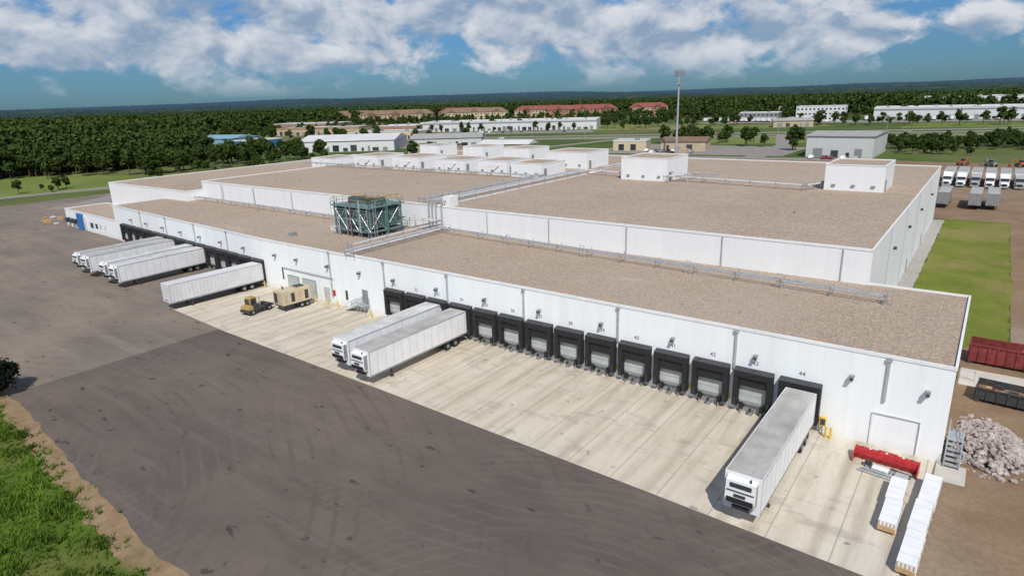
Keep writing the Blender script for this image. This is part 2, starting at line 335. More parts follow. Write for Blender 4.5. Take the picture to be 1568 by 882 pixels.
def pent(name,x0,x1,y0,y1,z0,z1):
    b=MB(); b.extr([(x0,y0),(x1,y0),(x1,y1),(x0,y1)],z0,z1-.15,'wall2','gravel')
    for a in ((x0-.05,x1+.05,y0-.06,y0+.2),(x0-.05,x1+.05,y1-.2,y1+.06),(x0-.06,x0+.2,y0+.2,y1-.2),(x1-.2,x1+.06,y0+.2,y1-.2)): b.box(*a,z1-.16,z1,'white')
    for i in range(3):
        xx=x0+(x1-x0)*(i+.5)/3; b.box(xx-.3,xx+.3,y0-.25,y0-.01,z0+.9,z0+1.2,'grey')
    b.box(x1+.01,x1+.12,y0+1,y0+2,z0,z0+2.1,'grey')
    return b.build(name,parent=WH)
for x0,w,y0,d,h in ((-165,9.6,121,10,14.3),(-145.5,9.8,121,10,15.6),(-130,9.6,121,11,15.7),(-114.5,9.6,121,10,15.5),(-100.3,8.8,121,10,15.7),(-89.2,8.4,119.5,10,15.6),(-92.5,12,139,11,16.5),(-113,9,148,10,16.2),(-130,8,150,10,16.2),(-150,8,152,9,16)):
    pent('penthouse',x0,x0+w,y0,y0+d,12.3 if x0>-154 else 10.4,h)
pent('penthouse',-64.5,-54,126,137,12.2,17); pent('penthouse',-24.3,-14.8,127,138.5,12.2,16.9)
def rack(b,p0,p1,z,w=1.2,n=3,step=6,leg=.8,rs=(.11,.07,.09,.06,.1),wh=True,k='steel'):
    a=Vector((*p0,z));c=Vector((*p1,z)); d=(c-a); L=d.length; d.normalize(); s=Vector((-d.y,d.x,0))
    for i in range(n):
        o=s*((i/(n-1)-.5)*w if n>1 else 0)
        b.cyl(a+o,c+o,rs[i%5],'offwhite' if (wh and i%3==0) else k,8)
    m=int(L/step)+1
    for i in range(m+1):
        q=a+d*(L*i/m)
        for t in (-.5,.5):
            e=q+s*t*(w+.3); b.cyl(e-Vector((0,0,leg)),e+Vector((0,0,.35)),.05,'grey',6)
        b.cyl(q-s*.5*(w+.3)-Vector((0,0,.16)),q+s*.5*(w+.3)-Vector((0,0,.16)),.06,'grey',6)
b=MB()
rack(b,(-75,78.3),(-7,73.6),9.2,.9,3,5.5,rs=(.09,.055,.07,.05,.05),wh=False,k='steel')
rack(b,(-155,79),(-92,77.5),9.0,.9,3,6,rs=(.09,.05,.07,.05,.05),wh=False)
rack(b,(-74,58.9),(-74,80),9.1,1.6,4,4); rack(b,(-77.5,62),(-77.5,80),9.1,.8,2,4)
rack(b,(-76.7,81),(-76.7,131),13.3,2.2,5,5); rack(b,(-80.4,81),(-80.4,119),13.3,1.2,3,5,wh=False); rack(b,(-76,131),(-27,124.5),13.3,1.2,4,5,rs=(.1,.06,.08,.05,.05))
rack(b,(-27,124.5),(-25.5,128),13.3,.8,2,2); rack(b,(-163,118.2),(-80,118.2),13.2,1.2,4,5,wh=False); rack(b,(-76,138),(-76,172),13.2,1,3,6)
rack(b,(-53.5,124.5),(-50,133),13.6,1.2,4,2.5); rack(b,(-163,143.5),(-95,143.5),13.4,1.2,3,5)
rack(b,(-86,77.5),(-75,79.5),10.2,1.4,4,3,1.7)
for x in (-77.5,-76.7,-75.8,-74.5):
    b.cyl((x,79.6,9.1),(x,79.6,13.3),.13,'steel'); b.cyl((x,79.6,13.3),(x,81.5,13.3),.13,'steel')
for x in (-58,-44.6,-29,-18,-7):
    yy=76.8-(x+75)*.05
    for o in (0,.6): b.cyl((x+o,yy,8.3),(x+o,yy,10.0),.05,'steel',6)
    for z in (9,9.5,10): b.cyl((x,yy,z),(x+.6,yy,z),.04,'steel',6)
for x in (-56,-50,-46.5): b.cyl((x,127,12.3),(x,127,14.2),.15,'steel'); b.cyl((x,127,14.2),(x+3,127,14.2),.15,'steel')
for x in (-141,-125.5,-109.5,-96):
    b.cyl((x,119,12.3),(x,119,14.6),.12,'offwhite'); b.cyl((x,119,14.6),(x+2.2,120.9,14.6),.12,'offwhite')
b.build('pipe_racks',parent=WH)
b=MB()
for i in range(16):
    x=random.uniform(-150,-12); y=random.uniform(88,165); b.cyl((x,y,12.2),(x,y,12.65),.15,'grey',8)
for i in range(8):
    x=random.uniform(-155,-4); y=random.uniform(62,72); b.cyl((x,y,8),(x,y,8.45),.12,'grey',8)
b.box(-93.5,-92,71,72.2,8.1,8.9,'offwhite'); b.box(-75.2,-73.6,80.9,83,12.3,14,'white'); b.box(-96,-95,64,65,8.1,8.7,'grey')
b.build('roof_vents',parent=WH)
# cooling tower
CT=empty('cooling_tower')
b=MB(); x0,x1,y0,y1=-90,-81.2,69.6,76.6
for x in (x0,-87,-84.2,x1):
    for y in (y0,y1): b.box(x-.12,x+.12,y-.12,y+.12,8.1,13.6,'teal')
for y in (y0,73,y1):
    for x in (x0,x1): b.box(x-.11,x+.11,y-.11,y+.11,8.1,13.6,'teal')
b.box(x0+.25,x1-.25,y0+.25,y1-.25,9.6,13.1,'tealdk')
for i in range(12):
    z=9.7+i*.28
    for (u0,u1) in ((x0+.14,-87.13),(-86.87,-84.33),(-84.07,x1-.14)): b.add([(u0,y0-.1,z),(u1,y0-.1,z),(u1,y0+.2,z+.14),(u0,y0+.2,z+.14)],[(0,1,2,3)],'teal')
    for (u0,u1) in ((y0+.14,72.87),(73.13,y1-.14)): b.add([(x1+.1,u0,z),(x1+.1,u1,z),(x1-.2,u1,z+.14),(x1-.2,u0,z+.14)],[(0,1,2,3)],'teal')
b.box(x0-.5,x1+.5,y0-.5,y1+.5,13.1,13.25,'teal'); b.box(x0-.3,x1+.3,y0-.3,y1+.3,9.0,9.2,'teal')
for (a,c) in (((x0,y0),(-87,y0)),((-87,y0),(-84.2,y0)),((-84.2,y0),(x1,y0)),((x1,y0),(x1,73)),((x1,73),(x1,y1))):
    b.cyl((a[0],a[1]-.15,9.2),(c[0]+.1,c[1]-.15,13.0),.06,'steel',5); b.cyl((a[0],a[1]-.15,13.0),(c[0]+.1,c[1]-.15,9.2),.06,'steel',5)
for cx in (-88,-83.4): b.cyl((cx,73.2,13.26),(cx,73.2,14.2),1.75,'tealdk',20,1.6)
b.build('tower_body',parent=CT)
b=MB()
for (xa,ya,xb,yb) in ((x0-.4,y0-.4,x1+.4,y0-.4),(x1+.4,y0-.4,x1+.4,y1+.4),(x0-.4,y1+.4,x1+.4,y1+.4),(x0-.4,y0-.4,x0-.4,y1+.4)):
    for z in (13.8,14.35): b.cyl((xa,ya,z),(xb,yb,z),.035,'dullyellow' if z>14 else 'teal',5)
    for i in range(7):
        f=i/6; b.cyl((xa+(xb-xa)*f,ya+(yb-ya)*f,13.2),(xa+(xb-xa)*f,ya+(yb-ya)*f,14.35),.035,'teal',5)
for x in (-89.9,-88.4,-86.0,-85,-82.5,-80.8):   # scaffold standards and ledgers
    b.cyl((x,y0-.9,8.2),(x,y0-.9,13.9),.04,'steel',5)
for z in (9.6,11.2,12.8): b.cyl((-90,y0-.9,z),(-80.7,y0-.9,z),.035,'steel',5)
b.cyl((-85.6,69.2,8.2),(-85.6,69.2,14.5),.11,'rust',8); b.cyl((-86.2,71,14.8),(-80.8,71,14.8),.09,'dullyellow',8)
b.cyl((-80.8,71,14.8),(-80.8,76,14.8),.09,'dullyellow',8); b.cyl((-83.2,69.1,9),(-83.2,69.1,14.3),.12,'steel',8)
b.cyl((-80.7,73,8.5),(-80.7,73,13),.16,'green',8); b.cyl((-84.5,69.1,11),(-81,69.1,9.2),.1,'green',8)
b.cyl((-88.5,69.1,8.3),(-88.5,69.1,11.5),.12,'steel',8); b.cyl((-84.8,72,14.2),(-81,72,15.0),.09,'dullyellow',6)
for z in [8.3+.35*i for i in range(15)]: b.cyl((-80.75,70,z),(-80.75,70.6,z),.03,'steel',4)
for y in (70,70.6): b.cyl((-80.75,y,8.2),(-80.75,y,14.2),.04,'steel',5)
b.build('tower_pipes',parent=CT)

def stairs(name,loc,rot,h=1.25,run=2.6,w=1.1):
    b=MB(); n=6
    for i in range(n): b.box(-run+run*i/n,-run+run*(i+1)/n+.02,0,w,h*(i+1)/n-.05,h*(i+1)/n,'steel')
    b.box(.03,1.5,0,w,h-.05,h+.01,'steel')
    for y in (.03,w-.03):
        b.cyl((-run,y,.0),(0,y,h-.1),.06,'steel',6); b.cyl((-run,y,1.0),(0,y,h+1),.035,'steel',6); b.cyl((-run,y,.55),(0,y,h+.5),.03,'steel',6)
        b.cyl((0,y,h+1),(1.5,y,h+1),.035,'steel',6); b.cyl((0,y,h+.5),(1.5,y,h+.5),.03,'steel',6)
        for x in (-run,-run/2,0,.75,1.5):
            zb=max(0,(x+run)/run*h) if x<0 else 0; b.cyl((x,y,zb),(x,y,(zb if x<0 else h)+1),.04,'steel',6)
    return b.build(name,loc,rot)
stairs('metal_stairs',(-72.4,wy(-72)-1.25,.02),0)
stairs('metal_stairs',(1.3,60.2,.02),math.radians(90),1.5,2.6,1.1)

# ------------------------------------------------------------------ trailers
def trailer_mesh(roofk='offwhite',sidek='white',reefer=True,L=16.2,ribs=False):
    b=MB(); w=1.3
    b.box(-w,w,0,L,1.15,4.05,sidek)
    b.box(-w+.06,w-.06,.1,L-.1,4.051,4.07,roofk)
    for s in (-1,1):
        x=s*(w+.012)
        b.box(min(x,s*w),max(x,s*w),.0,L,1.1,1.3,'grey'); b.box(min(x,s*w),max(x,s*w),0,L,3.93,4.08,'steel')
        if ribs:
            for i in range(26): b.box(min(s*w,s*(w+.05)),max(s*w,s*(w+.05)),.3+i*.61,.42+i*.61,1.32,3.92,sidek)
        else:
            for i in range(13): b.box(min(s*w,s*(w+.006)),max(s*w,s*(w+.006)),1.2+i*1.22,1.23+i*1.22,1.32,3.92,'grey')
        for yy in (0,L-.12): b.box(min(x,s*w),max(x,s*w),yy,yy+.12,1.31,3.92,'steel')
        b.box(s*1.0-.08,s*1.0+.08,3.2,3.4,.12,1.1,'dark'); b.box(s*1.0-.18,s*1.0+.18,3.1,3.5,.02,.12,'dark')
        for y in (L-2.2,L-3.6):
            b.wheel(s*.98,y,.5,.55)
        b.box(s*.98-.3,s*.98+.3,L-1.5,L-1.46,.3,1.05,'black'); b.box(s*.95-.3,s*.95+.3,L-4.5,L-1.2,1.04,1.12,'dark')
        for i in range(6): b.box(min(x,s*(w+.03)),max(x,s*(w+.03)),1.0+i*2.8,1.12+i*2.8,1.16,1.24,'red')
    b.box(-.5,.5,L-5,L-1,.72,1.1,'dark'); b.box(-.9,-.4,5,5.9,.55,1.1,'steel'); b.box(-1.2,1.2,L-.15,L-.02,.5,.65,'steel')
    for i in range(12): b.box(-w+.1,w-.1,.8+i*1.3,.86+i*1.3,1.0,1.1,'dark')
    if reefer:
        b.prism([(-.62,2.35),(-.5,3.72),(-.02,3.85),(-.02,1.9),(-.5,1.9)],-1.05,1.05,'white')
        b.box(-.92,.92,-.66,-.55,2.05,2.45,'black'); b.box(-.95,.95,-.64,-.5,2.95,3.0,'dark'); b.box(-.75,.75,-.6,-.5,3.25,3.55,'dark')
        b.box(-1.06,-1.0,-.5,-.05,2.0,3.7,'dark'); b.box(-.4,.4,-.69,-.66,2.6,2.8,'dark'); b.box(1.0,1.06,-.5,-.05,2.0,3.7,'grey')
        b.cyl((.6,-.3,3.7),(.6,-.3,4.0),.07,'dark',8); b.box(-.6,.6,-.3,-.03,1.35,1.65,'dark')
    b.cyl((-.4,-.02,1.5),(-.4,-.12,1.5),.08,'blue',8); b.cyl((.0,-.02,1.5),(.0,-.12,1.5),.08,'red',8)
    return b
T1=trailer_mesh('troof2','white').build('semi_trailer',(-57.0,42.9,0.02),math.radians(.6),bevel=.03)
T2=trailer_mesh('troof','white').build('semi_trailer',(-52.55,42.0,0.02),0,bevel=.03)
dup(T2,'semi_trailer',(-10.95,41.0,.02),0)
T3=trailer_mesh('whiteroof','offwhite',False,15.6,True).build('semi_trailer',(-99.3,43.6,.02),math.radians(-1),bevel=.03)
for x,y in ((-119.6,44.8),(-123.9,45.0),(-132.4,45.3),(-137.0,45.6)): dup(T2 if x<-130 else T1,'semi_trailer',(x,y,.02),math.radians(3.2 if x<-120 else 2.5))
def tractor_mesh(c='white'):
    b=MB(); w=1.15
    b.prism([(0,.75),(.05,1.55),(.35,1.75),(2.1,1.95),(2.15,.75)],-.85,.85,c)
    b.prism([(2.1,.9),(2.1,1.95),(2.75,2.85),(3.2,3.05),(4.3,3.75),(5.3,3.8),(5.3,.9)],-w,w,c)
    b.add([(-w*.92,2.07,2.03),(w*.92,2.07,2.03),(w*.92,2.67,2.85),(-w*.92,2.67,2.85)],[(0,1,2,3)],'glass')
    for s in (-1,1):
        b.box(min(s*w,s*(w+.02)),max(s*w,s*(w+.02)),2.7,3.6,1.95,2.7,'glass'); b.prism([(.45,.9),(.5,1.25),(.9,1.45),(1.7,1.4),(2.0,.9)],*sorted((s*.86,s*1.18)),c)
        b.wheel(s*.98,1.2,.5,.32); b.wheel(s*.95,5.9,.5,.55); b.wheel(s*.95,7.2,.5,.55); b.cyl((s*1.0,2.7,.75),(s*1.0,4.4,.75),.3,'steel',12)
        b.box(s*1.25-.08,s*1.25+.08,2.35,2.45,2.0,2.7,'dark'); b.box(s*.65-.15,s*.65+.15,-.03,0.03,1.05,1.3,'glass')
    b.box(-.6,.6,-.04,.02,.85,1.55,'black'); b.box(-1.1,1.1,-.18,-.01,.4,.8,'steel'); b.box(-.45,.45,5.3,7.8,.75,1.0,'dark')
    return b
TR=tractor_mesh().build('semi_tractor',(-11.1,236,.02),0,bevel=.04)
TG=tractor_mesh('greyroof').build('semi_tractor',(-4.0,236.2,.02),0,bevel=.04)
TB=trailer_mesh('greyroof','white',False).build('semi_trailer',(-11.1,241.2,.02),0)
for i in range(1,8):
    x=-11.1+3.55*i
    if i!=2: dup(TG if i==5 else TR,'semi_tractor',(x,236+random.uniform(-.5,.5),.02))
    dup(TB,'semi_trailer',(x,241.5,.02))
DT=trailer_mesh('troof','grey',False,13).build('semi_trailer',(-9.2,193,.02),0)
for x,y in ((-2.6,193.5),(.9,194.5)): dup(DT,'semi_trailer',(x,y,.02),0)
b=MB(); b.box(-1.15,1.15,0,5.0,.75,1.0,'dark'); b.prism([(.0,1.0),(.05,1.5),(.9,1.6),(.95,1.0)],-1.1,1.1,'dullyellow')
b.prism([(.95,1.0),(.9,2.0),(1.05,2.75),(2.35,2.75),(2.4,1.0)],-1.1,.15,'dullyellow'); b.box(-1.0,.05,.86,.93,1.65,2.55,'glass'); b.box(-1.13,-1.1,1.2,2.2,1.6,2.55,'glass'); b.box(.151,.18,1.2,2.2,1.6,2.55,'glass')
b.box(.3,1.1,1.1,2.2,1.01,1.7,'dark'); b.cyl((.7,2.5,1),(.7,2.5,3.0),.1,'steel',8); b.box(-.6,.6,3.4,4.6,1.0,1.15,'black'); b.box(-1.2,1.2,-.15,0,.5,.85,'dark')
for s in (-1,1): b.wheel(s*.95,.75,.5,.32); b.wheel(s*.9,4.0,.5,.55); b.box(s*.9-.35,s*.9+.35,3.4,4.6,1.16,1.2,'dark')
b.build('terminal_tractor',(-86.0,48.4,.02),math.radians(6),bevel=.03,scale=.88)
b=MB(); b.box(-1.25,1.25,0,4.8,1.0,3.1,'cream')
for i in range(4): b.box(1.25,1.28,.3+i*1.15,.9+i*1.15,1.3,2.7,'dark' if i%2 else 'tan')
b.box(-1.2,1.2,-.05,-.001,1.2,2.9,'tan'); b.box(-1.0,-.1,-.08,-.051,1.3,2.8,'dark')
b.cyl((-.5,1.2,3.1),(-.5,1.2,3.5),.12,'dark'); b.box(-.9,.9,2.6,4.4,3.1,3.2,'tan'); b.box(-.7,.7,2.8,4.2,3.2,3.26,'dark')
b.box(-1.25,1.25,0,4.8,.8,.99,'black')
for s in (-1,1): b.wheel(s*1.0,3.2,.45,.3); b.wheel(s*1.0,4.1,.45,.3); b.box(s*.9-.06,s*.9+.06,.5,.65,.03,.8,'dark')
b.build('generator_trailer',(-83.4,52.4,.02),math.radians(-4),bevel=.03)
bl=MB(); bl.cyl((0,0,0),(0,0,1.1),.1,'yellow',12); bl.cyl((0,0,1.1),(0,0,1.16),.1,'yellow',12,.04)
B0=bl.build('bollard',(-8.6,57.3,.02))
for p in ((-8.2,57.3),(-77,58.2),(-79.5,58.2),(-82.4,58.2),(-87.7,58.4),(-91.8,58.6),(-97,58.8),(-69,57.8),(-85.5,56)): dup(B0,'bollard',(*p,.02))
b=MB()
b.box(-.25,.25,-.15,.15,.9,1.7,'yellow'); b.cyl((0,0,0),(0,0,.9),.05,'steel'); b.box(-.2,.2,-.17,-.151,1.0,1.6,'dark'); b.build('control_post',(-9.0,57.8,.02))

# ------------------------------------------------------------------ right-hand yard items
b=MB()
b.prism([(0,.02),(-.25,.5),(-.05,1.0),(.25,1.05),(.35,.8),(.3,.02)],-2.3,2.3,'red')
for x in (-2.34,2.28): b.prism([(-.9,.02),(-.9,.35),(-.2,1.05),(.4,1.07),(.45,.02)],x,x+.06,'red')
b.cyl((-2.3,.42,.8),(2.3,.42,.8),.1,'red'); b.box(-.7,.7,.4,.75,.2,.9,'red')
for i in range(9): b.box(-2.2+i*.5,-2.15+i*.5,.3,.42,.1,1.0,'rust')
for i in range(7): b.box(-1.9+i*.6,-1.75+i*.6,.05,.25,1.03,1.06,'white' if i%2 else 'rust')
for i in range(8): b.box(-2.1+i*.58,-2.04+i*.58,-.3,-.24,.3,.62,'rust')
b.build('snow_pusher_blade',(-3.6,55.2,.02),math.radians(-3),bevel=.02)
b=MB()
for y in (-.45,.45): b.box(-1.7,1.7,y-.08,y+.08,.02,.28,'steel')
for x in (-1.5,-.6,.3,1.2): b.box(x,x+.14,-.36,.36,.05,.22,'steel')
b.box(-1.0,.2,-.3,.3,.28,.42,'white'); b.box(.7,1.6,-.7,.1,.3,.5,'steel'); b.cyl((-1.9,-.7,.12),(1.2,-.75,.12),.09,'steel')
b.box(-1.6,-1.1,.1,.5,.29,.6,'dark'); b.cyl((.2,.5,.35),(1.9,.2,.4),.07,'dark')
b.build('steel_frame_attachment',(-3.4,53.8,.02),math.radians(-6),bevel=.015)
def stack(name,loc,L,W,H,rot,seg):
    b=MB(); n=seg; l=L/n
    for i in range(n):
        y0=i*l; o=random.uniform(-.05,.05)
        b.box(o,W+o,y0+.05,y0+l-.05,.22,.22+(H-.22)*.5-.02,'white'); b.box(o+.02,W+o-.02,y0+.02,y0+l-.07,.22+(H-.22)*.5+.02,H,'white')
        for q in (.1,.4,.8): b.box(-.05,W+.05,y0+l*q-.05,y0+l*q+.05,.0,.2,'wood')
        b.box(o+.03,W+o-.03,y0+.0,y0+.045,.24,.22+(H-.22)*.5-.04,'wood')
        for q in (.25,.5,.75): b.box(o-.004,W+o+.004,y0+l*q-.012,y0+l*q+.012,.21,H+.004,'grey')
        for q in range(5): b.box(o+.05+q*W*.2,o+.05+q*W*.2+.08,y0+.0,y0+.018,.22+(H-.22)*.5+.05,H-.05,'wood')
    return b.build(name,loc,rot,bevel=.012)
stack('wrapped_lumber_stack',(-2.95,45.6,.02),6.6,1.15,1.0,math.radians(-1),2)
stack('wrapped_lumber_stack',(-1.35,41.6,.02),12.4,1.15,1.05,math.radians(-2.5),3)
def dumpster(name,k,loc,rot,L=6.2,W=2.5,H=2.0):
    b=MB(); t=.1
    b.box(0,L,0,W,.3,.4,k); b.box(0,L,0,t,.41,H,k); b.box(0,L,W-t,W,.41,H,k); b.box(0,t,t+.01,W-t-.01,.41,H,k); b.box(L-t,L,t+.01,W-t-.01,.41,H,k)
    for i in range(9):
        x=.1+i*(L-.35)/8; b.box(x,x+.14,-.1,-.002,.3,H-.12,k); b.box(x,x+.14,W+.002,W+.1,.3,H-.12,k)
    for y in (-.11,W+.0): b.box(-.02,L+.02,y,y+.11,H-.11,H+.03,k)
    b.box(t,L-t,t,W-t,.45,H*.6,'dirt')
    for i in range(25):
        x=random.uniform(.3,L-.8);y=random.uniform(.2,W-.6);b.box(x,x+random.uniform(.2,.9),y,y+random.uniform(.1,.4),H*.6,H*.6+random.uniform(.1,.45),random.choice(['wood','grey','dark','rust']))
    for x in (.3,L-.5): b.cyl((x,-.05,.18),(x,.2,.18),.18,'dark'); b.cyl((x,W-.2,.18),(x,W+.05,.18),.18,'dark')
    return b.build(name,loc,rot)
dumpster('roll_off_dumpster','rust',(.7,83.4,.03),math.radians(-2),7,2.6,2.3)
dumpster('roll_off_dumpster','dark',(1.7,72.8,.03),math.radians(-5),7,2.6,1.5)
b=MB()
b.cyl((.3,78,1.1),(1.6,78,1.1),.04,'steel'); b.cyl((.3,78,.03),(.3,78,1.1),.04,'steel'); b.cyl((1.6,78,.03),(1.6,78,1.1),.04,'steel'); b.cyl((.3,78,.6),(1.6,78,.6),.03,'steel'); b.build('guard_rail')
bm=bmesh.new()
for i in range(900):
    a=random.uniform(0,2*math.pi); r=math.sqrt(random.random())*(1.0 if random.random()<.85 else 1.25); cx=3.1+2.7*r*math.cos(a)-.25*math.sin(a)*r; cy=63.2+4.8*r*math.sin(a)
    h=max(0,1.35*(1-r*r))*random.uniform(.75,1.0); s=random.uniform(.09,.3)
    mt=Matrix.Translation((cx,cy,h+s*.3))@Matrix.Rotation(random.uniform(0,6),4,Vector((random.random(),random.random(),random.random()+.1)).normalized())@Matrix.Diagonal((s*random.uniform(.8,1.4),s*random.uniform(.7,1.2),s*random.uniform(.5,.9),1))
    g=bmesh.ops.create_icosphere(bm,subdivisions=1,radius=1,matrix=mt)
    for v in g['verts']: v.co+=Vector((random.uniform(-1,1),random.uniform(-1,1),random.uniform(-1,1)))*s*.2
me=bpy.data.meshes.new('rock_pile'); bm.to_mesh(me); me.materials.append(M['rock']); o=bpy.data.objects.new('rock_pile',me); COL.objects.link(o)

def loader(name,loc,rot,k='orange'):
    b=MB(); b.box(-1.1,1.1,-1.2,2.2,1.0,2.0,k); b.prism([(-1.2,2.0),(-1.0,3.1),(.3,3.1),(.4,2.0)],-.7,.7,'glass'); b.box(-.8,.8,-1.1,.4,3.1,3.2,k)
    for s in (-1,1):
        for y in (-1.6,1.5): b.wheel(s*1.2,y,.75,.5)
    b.cyl((0,-1.2,1.8),(0,-3.4,3.4),.22,k); b.cyl((0,-3.4,3.4),(0,-4.6,1.2),.18,k); b.prism([(-5.2,.3),(-5.0,1.3),(-4.3,1.2),(-4.2,.3)],-.9,.9,k)
    return b.build(name,loc,rot,bevel=.04,scale=.8)
for i,(x,y,k) in enumerate([(-24,262,'dullyellow'),(-22,272,'dullyellow'),(-10,302,'orange'),(-1,300,'grey'),(8,303,'orange'),(-27,252,'dullyellow')]): loader('wheel_loader',(x,y,.02),i*1.3,k)
def car_mesh(k):
    b=MB(); b.prism([(0,.35),(.05,.75),(1.1,.95),(1.7,1.42),(3.2,1.45),(4.0,1.0),(4.55,.92),(4.6,.35)],-.88,.88,k)
    b.prism([(1.22,.98),(1.72,1.36),(3.15,1.38),(3.85,1.0)],-.89,.89,'glass')
    for s in (-1,1): b.wheel(s*.8,.85,.33,.22); b.wheel(s*.8,3.7,.33,.22)
    return b
cars=[car_mesh(k).build('parked_car',(-150+i*6,320,.03),0) for i,k in enumerate(('white','dark','rust','grey','greyroof'))]
for i in range(70):
    reg=random.choice([(-150,-105,314,322,0),(-440,-300,405,480,1),(-470,-340,235,290,2),(-220,-120,650,660,0),(-200,-160,270,288,0),(0,0,0,0,3)])
    if reg[4]==1: f=random.random(); x=-450+150*f; y=412+70*f; rt=math.radians(25)
    elif reg[4]==2: f=random.random(); x=-470+120*f; y=247+50*f; rt=math.radians(30)
    elif reg[4]==3: f=random.random(); x=-326+129*f*2.2; y=371+61*f*2.2+3; rt=math.radians(-64)
    else: x=random.uniform(reg[0],reg[1]); y=random.uniform(reg[2],reg[3]); rt=0
    dup(random.choice(cars),'parked_car',(x,y,.05),rt+random.choice((0,math.pi)))
# ------------------------------------------------------------------ background buildings
def shed(name,loc,rot,L,W,H,wall,roof,kind='flat',rh=None,doors=0,win=0,storeys=1,band=None):
    b=MB(); b.extr([(0,0),(L,0),(L,W),(0,W)],0,H,wall,roof)
    if kind=='flat':
        pk='offwhite' if wall!='tan' else 'brownroof'
        b.box(-.15,L+.15,-.15,.25,H+.01,H+.5,pk); b.box(-.15,L+.15,W-.25,W+.15,H+.01,H+.5,pk); b.box(-.15,.25,.25,W-.25,H+.01,H+.5,pk); b.box(L-.25,L+.15,.25,W-.25,H+.01,H+.5,pk)
        for i in range(int(L/18)): x=9+18*i+random.uniform(-4,4); yy=W*random.uniform(.2,.7); b.box(x,x+2.2,yy,yy+2,H+.02,H+random.uniform(1,2),'grey')
    else:
        r=rh or W*.15; e=.6
        if kind=='gable': P=[(-e,-e,H),(L+e,-e,H),(L+e,W/2,H+r),(-e,W/2,H+r),(-e,W+e,H),(L+e,W+e,H)]; F=[(0,1,2,3),(3,2,5,4),(0,3,4),(1,5,2)]
        else: q=W*.5; P=[(-e,-e,H),(L+e,-e,H),(L-q,W/2,H+r),(q,W/2,H+r),(-e,W+e,H),(L+e,W+e,H)]; F=[(0,1,2,3),(3,2,5,4),(0,3,4),(1,5,2)]
        b.add([(p[0],p[1],p[2]+.02) for p in P],F,roof)
    x=3
    while doors and x<L-6:
        w=random.choice((1.4,3,3,4)); h=min(random.choice((2.3,3.2,4)),H*.7)
        b.box(x,x+w,-.06,-.005,.2,h,random.choice(('dark','grey','glass'))); x+=w+random.uniform(.8,2.2)*L/doors/3
    if band: b.box(-.05,L+.05,-.08,-.01,H*.78,H*.92,band)
    for s in range(storeys if win else 0):
        z=H*(s+.3)/storeys
        for i in range(win):
            x=L*(i+.5)/win; b.box(x-.8,x+.8,-.06,-.005,z,z+1.6,'glass'); b.box(x-.8,x+.8,W+.005,W+.06,z,z+1.6,'glass')
        for i in range(int(W/4)): b.box(L+.005,L+.06,2+i*4,3.4+i*4,z,z+1.6,'glass'); b.box(-.06,-.005,2+i*4,3.4+i*4,z,z+1.6,'glass')
    return b.build(name,loc,rot)
R=math.radians
def apartment(name,loc,rot,L,wall,roof,H=12):
    e=empty(name,loc,rot); W=17
    o=shed('wing',(0,0,0),0,L,W,H,wall,roof,'hip',rh=5.5,win=int(L/4.5),storeys=3); o.parent=e
    n=max(2,int(L/26))
    for i in range(n):
        x=L*(i+.5)/n-5; b=MB(); b.extr([(x,-4),(x+10,-4),(x+10,-.1),(x,-.1)],0,H+.3,random.choice((wall,'cream','brick')))
        b.add([(x-.5,-4.6,H+.32),(x+10.5,-4.6,H+.32),(x+5,-4.6,H+4.5),(x+5,8,H+4.5),(x-.5,8,H+.32),(x+10.5,8,H+.32)],[(0,1,2),(0,2,3,4),(2,1,5,3)],roof)
        for s in range(3):
            for q in (1.5,6.5): b.box(x+q,x+q+2,-4.08,-4.01,H*(s+.3)/3,H*(s+.3)/3+1.7,'glass')
        b.build('gabled_bay',parent=e)
    return e
shed('metal_warehouse',(-70,318,0),0,27,40,9.3,'ribwall','greyroof','gable',rh=1.2,doors=5)
shed('tan_workshop',(-144,326,0),R(15),23,30,5,'tan','brownroof','gable',rh=1.6,doors=5)
shed('tan_workshop',(-170,322,0),R(15),18,14,5,'cream','greyroof','flat',doors=3)
shed('long_white_warehouse',(-443,452,0),R(24.5),166,45,8.5,'offwhite','whiteroof','flat',doors=34,band='grey')
shed('blue_warehouse',(-474,248,0),R(16),34,30,7,'bluelt','bluelt','gable',rh=2,doors=6); shed('blue_warehouse',(-438,252,0),R(16),24,30,5.5,'blue','greyroof','flat',doors=4)
shed('white_metal_warehouse',(-352,250,0),R(35),60,45,6.5,'offwhite','whiteroof','gable',rh=3,doors=12)
shed('white_metal_warehouse',(-300,296,0),R(35),45,30,6,'ribwall','greyroof','gable',rh=2.5,doors=9)
shed('tan_commercial_building',(-560,375,0),R(25),85,34,7,'tan','whiteroof','flat',doors=18,band='brick')
shed('tan_commercial_building',(-650,430,0),R(25),80,34,8,'brick','greyroof','flat',doors=18)
shed('commercial_building',(-420,345,0),R(25),60,30,6,'cream','greyroof','flat',doors=12)
shed('commercial_building',(-470,420,0),R(25),40,30,7,'brick','whiteroof','flat',doors=12)
shed('commercial_building',(-268,262,0),R(10),26,16,5,'tan','greyroof','flat',doors=5)
shed('commercial_building',(-235,285,0),R(12),30,14,5,'cream','whiteroof','gable',rh=2,doors=6)
apartment('apartment_building',(-690,590,0),R(33),98,'tan','brownroof'); apartment('apartment_building',(-640,690,0),R(15),70,'brick','redroof')
apartment('apartment_building',(-590,640,0),R(36),88,'cream','brownroof'); apartment('apartment_building',(-540,735,0),R(28),70,'tan','redroof')
apartment('apartment_building',(-478,722,0),R(36),92,'brick','redroof'); apartment('apartment_building',(-400,800,0),R(20),50,'tan','redroof')
apartment('apartment_building',(-760,600,0),R(20),60,'tan','brownroof')
shed('long_white_warehouse',(-98,700,0),R(6),180,60,10,'offwhite','whiteroof','flat',doors=30,band='grey')
